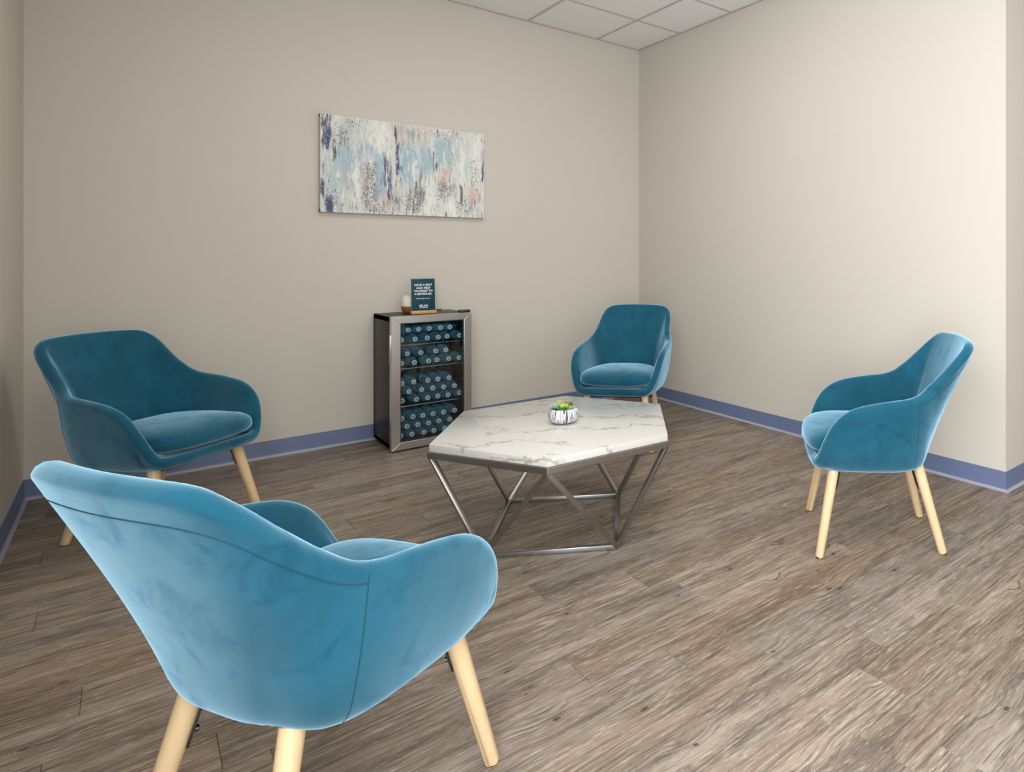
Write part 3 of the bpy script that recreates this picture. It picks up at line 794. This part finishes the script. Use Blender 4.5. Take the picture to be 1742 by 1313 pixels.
# ------------------------------------------------------------------ painting
cx0, cx1, cz0, cz1 = -2.415, -1.390, 1.478, 2.090
pa = thing('painting', 'wide abstract canvas painting in pale blue, white, navy and peach on the back wall', 'painting', ((cx0 + cx1) / 2, -0.002, (cz0 + cz1) / 2))
hw, hh = (cx1 - cx0) / 2, (cz1 - cz0) / 2
bm = bmesh.new()
dpt = .034
from mathutils import noise as mnoise
def fbm(x, y, seed, oct_=4, gain=.6):
    v = 0; a = 1; tot = 0
    for o_ in range(oct_):
        v += a * mnoise.noise((x + seed * 17.3, y + seed * 5.1, seed * 2.7)); tot += a; a *= gain; x *= 2.03; y *= 2.03
    return v / tot
def sst(a, b, x):
    x = max(0, min(1, (x - a) / (b - a))); return x * x * (3 - 2 * x)
# strokes: centre u, top v, bottom v, half width, colour, density, raggedness
WH, BL, NV, PC, GR, DK, BG = (.62, .62, .585), (.33, .45, .51), (.045, .055, .145), (.58, .40, .31), (.27, .285, .30), (.022, .024, .034), (.44, .51, .52)
STK = [(.13, .30, .80, .085, BL, .9), (.06, .40, .95, .05, BG, .8), (.26, .20, .45, .05, BL, .7), (.33, .35, .85, .035, BL, .95), (.49, .22, .72, .06, BL, .95), (.60, .18, .60, .04, BL, .9),
       (.72, .08, .55, .065, BL, .85), (.80, .15, .40, .03, BG, .8), (.20, .05, .35, .05, BG, .6), (.88, .10, .60, .03, BG, .5),
       (.52, .00, .22, .09, GR, .55), (.18, .00, .12, .05, GR, .6), (.82, .00, .12, .05, GR, .6), (.12, .10, .32, .03, GR, .6), (.40, .72, .98, .07, GR, .5), (.55, .66, .96, .06, GR, .65), (.74, .58, .84, .06, GR, .6), (.27, .55, .98, .05, GR, .55), (.10, .85, 1.0, .06, GR, .5), (.93, .70, .98, .03, GR, .5),
       (.445, .02, .20, .018, PC, .8), (.395, .02, .16, .020, PC, .6), (.56, .10, .24, .012, PC, .8), (.615, .0, .12, .035, PC, .7), (.14, .52, .76, .008, PC, .9), (.245, .46, .74, .020, PC, .6), (.37, .78, .96, .045, PC, .75), (.435, .58, .78, .014, PC, .8), (.73, .40, .66, .05, PC, .65), (.93, .62, .84, .04, PC, .7), (.56, .94, 1.05, .17, PC, .5), (.30, .86, .97, .03, PC, .4),
       (.035, -.05, .36, .026, NV, .9), (.05, .84, 1.05, .022, NV, .9), (.012, .66, .86, .010, NV, .9), (.42, .03, .18, .009, NV, 1.0), (.434, .20, .56, .011, NV, .95), (.385, .40, .84, .016, NV, .75), (.358, .30, .80, .006, NV, .8), (.455, .45, .60, .006, NV, .7), (.99, .22, .58, .007, NV, .9),
       (.655, .26, .46, .004, DK, .9), (.675, .36, .46, .005, DK, 1.), (.545, .62, .82, .007, DK, .85), (.20, .80, .92, .005, DK, .8), (.84, .60, .84, .010, DK, .75), (.72, .62, .76, .008, DK, .7), (.74, .93, 1.0, .004, DK, .9), (.685, .0, .08, .006, DK, .9), (.81, .02, .10, .004, DK, .9), (.60, .97, 1.0, .004, DK, .9), (.075, .18, .44, .009, DK, .6)]
SPK = [(.27, .42, 1.0, .05, .55), (.06, .74, .97, .05, .5), (.11, .06, .34, .05, .45), (.18, .0, .10, .06, .5), (.41, .78, .97, .05, .5), (.53, .72, .98, .07, .6), (.73, .58, .82, .08, .5), (.86, .76, .98, .07, .6), (.93, .30, .7, .04, .3), (.72, .0, .12, .12, .45), (.33, .88, 1.0, .10, .6), (.02, 0, .2, .02, .7)]
WST = [(.34, .05, .36, .05), (.30, .02, .3, .04), (.63, .55, .92, .022), (.53, .40, .62, .012), (.85, .20, .62, .022), (.66, .70, 1.0, .02), (.77, .72, 1.0, .03), (.80, .85, 1.0, .05), (.20, .30, .9, .018), (.95, .05, .5, .03), (.62, .86, 1.0, .03), (.18, .50, .72, .02)]
def pigment(u, v):
    s1 = fbm(u * 46, v * 5.5, 1); s2 = fbm(u * 110, v * 13, 2, 3); s3 = fbm(u * 17, v * 2.2, 3)
    g_ = .5 + .5 * sst(-.5, .5, s3)
    c = [WH[i] * (.90 + .12 * g_) + s2 * .06 for i in range(3)]
    def put(col, k_):
        for i in range(3): c[i] += (col[i] - c[i]) * k_
    for cu, v0, v1, wd, col, den in STK:
        if abs(u - cu) > wd * 2.2 + .015: continue
        du = abs(u - cu + fbm(v * 6, cu * 40, 4, 3) * wd * .9 + s2 * .006) / wd
        e0 = v0 + s1 * .10 + s2 * .05; e1 = v1 + s1 * .16 + s2 * .08
        soft = .05 if col in (NV, DK) else .14
        k_ = (1 - sst(.65, 1.25, du)) * sst(e0 - soft * .4, e0 + soft * .6, v) * (1 - sst(e1 - soft, e1 + soft * .3, v))
        brk = sst(-.42 + (1 - den) * .75, -.18 + (1 - den) * .75, s1 + .35 * s2)
        put(col, k_ * den ** .3 * (.25 + .75 * brk))
    # scraped streaks over the whole canvas, denser and darker low down
    s4 = fbm(u * 75, v * 7, 11, 4, .7); s5 = fbm(u * 24, v * 4, 12, 3)
    put(GR, .75 * sst(.14, .30, s4 + .25 * s5 + .12 * (v - .5)))
    put((.16, .17, .19), .8 * sst(.26, .36, s4 + .30 * s5 + .20 * (v - .6)))
    put((.74, .73, .69), .8 * sst(.16, .28, fbm(u * 60, v * 5, 13, 4, .7) - .2 * s5))
    for cu, v0, v1, wd in WST:
        du = abs(u - cu + s1 * .012) / wd
        put((.74, .73, .69), .85 * (1 - sst(.5, 1.2, du)) * sst(v0 - .04, v0 + .06, v + s1 * .15) * (1 - sst(v1 - .06, v1 + .03, v + s1 * .15)) * sst(-.25, .1, s2 + s1 * .5))
    sp = fbm(u * 150, v * 62, 6, 3, .75)
    for cu, v0, v1, wd, den in SPK:
        k_ = (1 - sst(.4, 1.3, abs(u - cu) / wd)) * sst(v0 - .08, v0 + .08, v + s1 * .1) * (1 - sst(v1 - .05, v1 + .05, v + s1 * .1))
        if k_ > 0: put((.06, .06, .075), .92 * sst(.08, .17, sp - (1 - k_) * .45 + (den - .5) * .3))
    if .1 < sp < .14 and s1 > 0: put((.76, .76, .73), .5)
    return [max(0.02, min(.9, x)) for x in c]
NXP, NZP = 330, 180
vs = [(-hw + 2 * hw * i / NXP, -dpt - .0005 + .0006 * fbm(i * .35, j * .1, 9, 2), hh - 2 * hh * j / NZP) for j in range(NZP + 1) for i in range(NXP + 1)]
fs = [(j * (NXP + 1) + i, (j + 1) * (NXP + 1) + i, (j + 1) * (NXP + 1) + i + 1, j * (NXP + 1) + i + 1) for j in range(NZP) for i in range(NXP)]
b_ = len(vs); vs += [(-hw, -dpt + .005, hh), (hw, -dpt + .005, hh), (hw, -dpt + .005, -hh), (-hw, -dpt + .005, -hh)]
c0_, c1_, c2_, c3_ = 0, NXP, (NZP + 1) * (NXP + 1) - 1, NZP * (NXP + 1)
fs += [(b_, b_ + 1, b_ + 2, b_ + 3), (c0_, c1_, b_ + 1, b_), (c1_, c2_, b_ + 2, b_ + 1), (c2_, c3_, b_ + 3, b_ + 2), (c3_, c0_, b_, b_ + 3)]
me = mesh('canvas_face', vs, fs, M['paint'])
ca = me.color_attributes.new('pigment', 'FLOAT_COLOR', 'POINT')
buf = []
for j in range(NZP + 1):
    for i in range(NXP + 1): buf += pigment(i / NXP, j / NZP) + [1.0]
buf += [.6, .57, .5, 1.0] * 4
ca.data.foreach_set('color', buf)
link('canvas_face', me, pa)
bm = bmesh.new()
for lo, hi in (((-hw, -dpt + .004, -hh), (-hw + .02, 0, hh)), ((hw - .02, -dpt + .004, -hh), (hw, 0, hh)), ((-hw, -dpt + .004, -hh), (hw, 0, -hh + .02)), ((-hw, -dpt + .004, hh - .02), (hw, 0, hh))): box_bm(bm, lo, hi)
link('stretcher_frame', fin(bm, 'stretcher_frame', M['cedge']), pa)
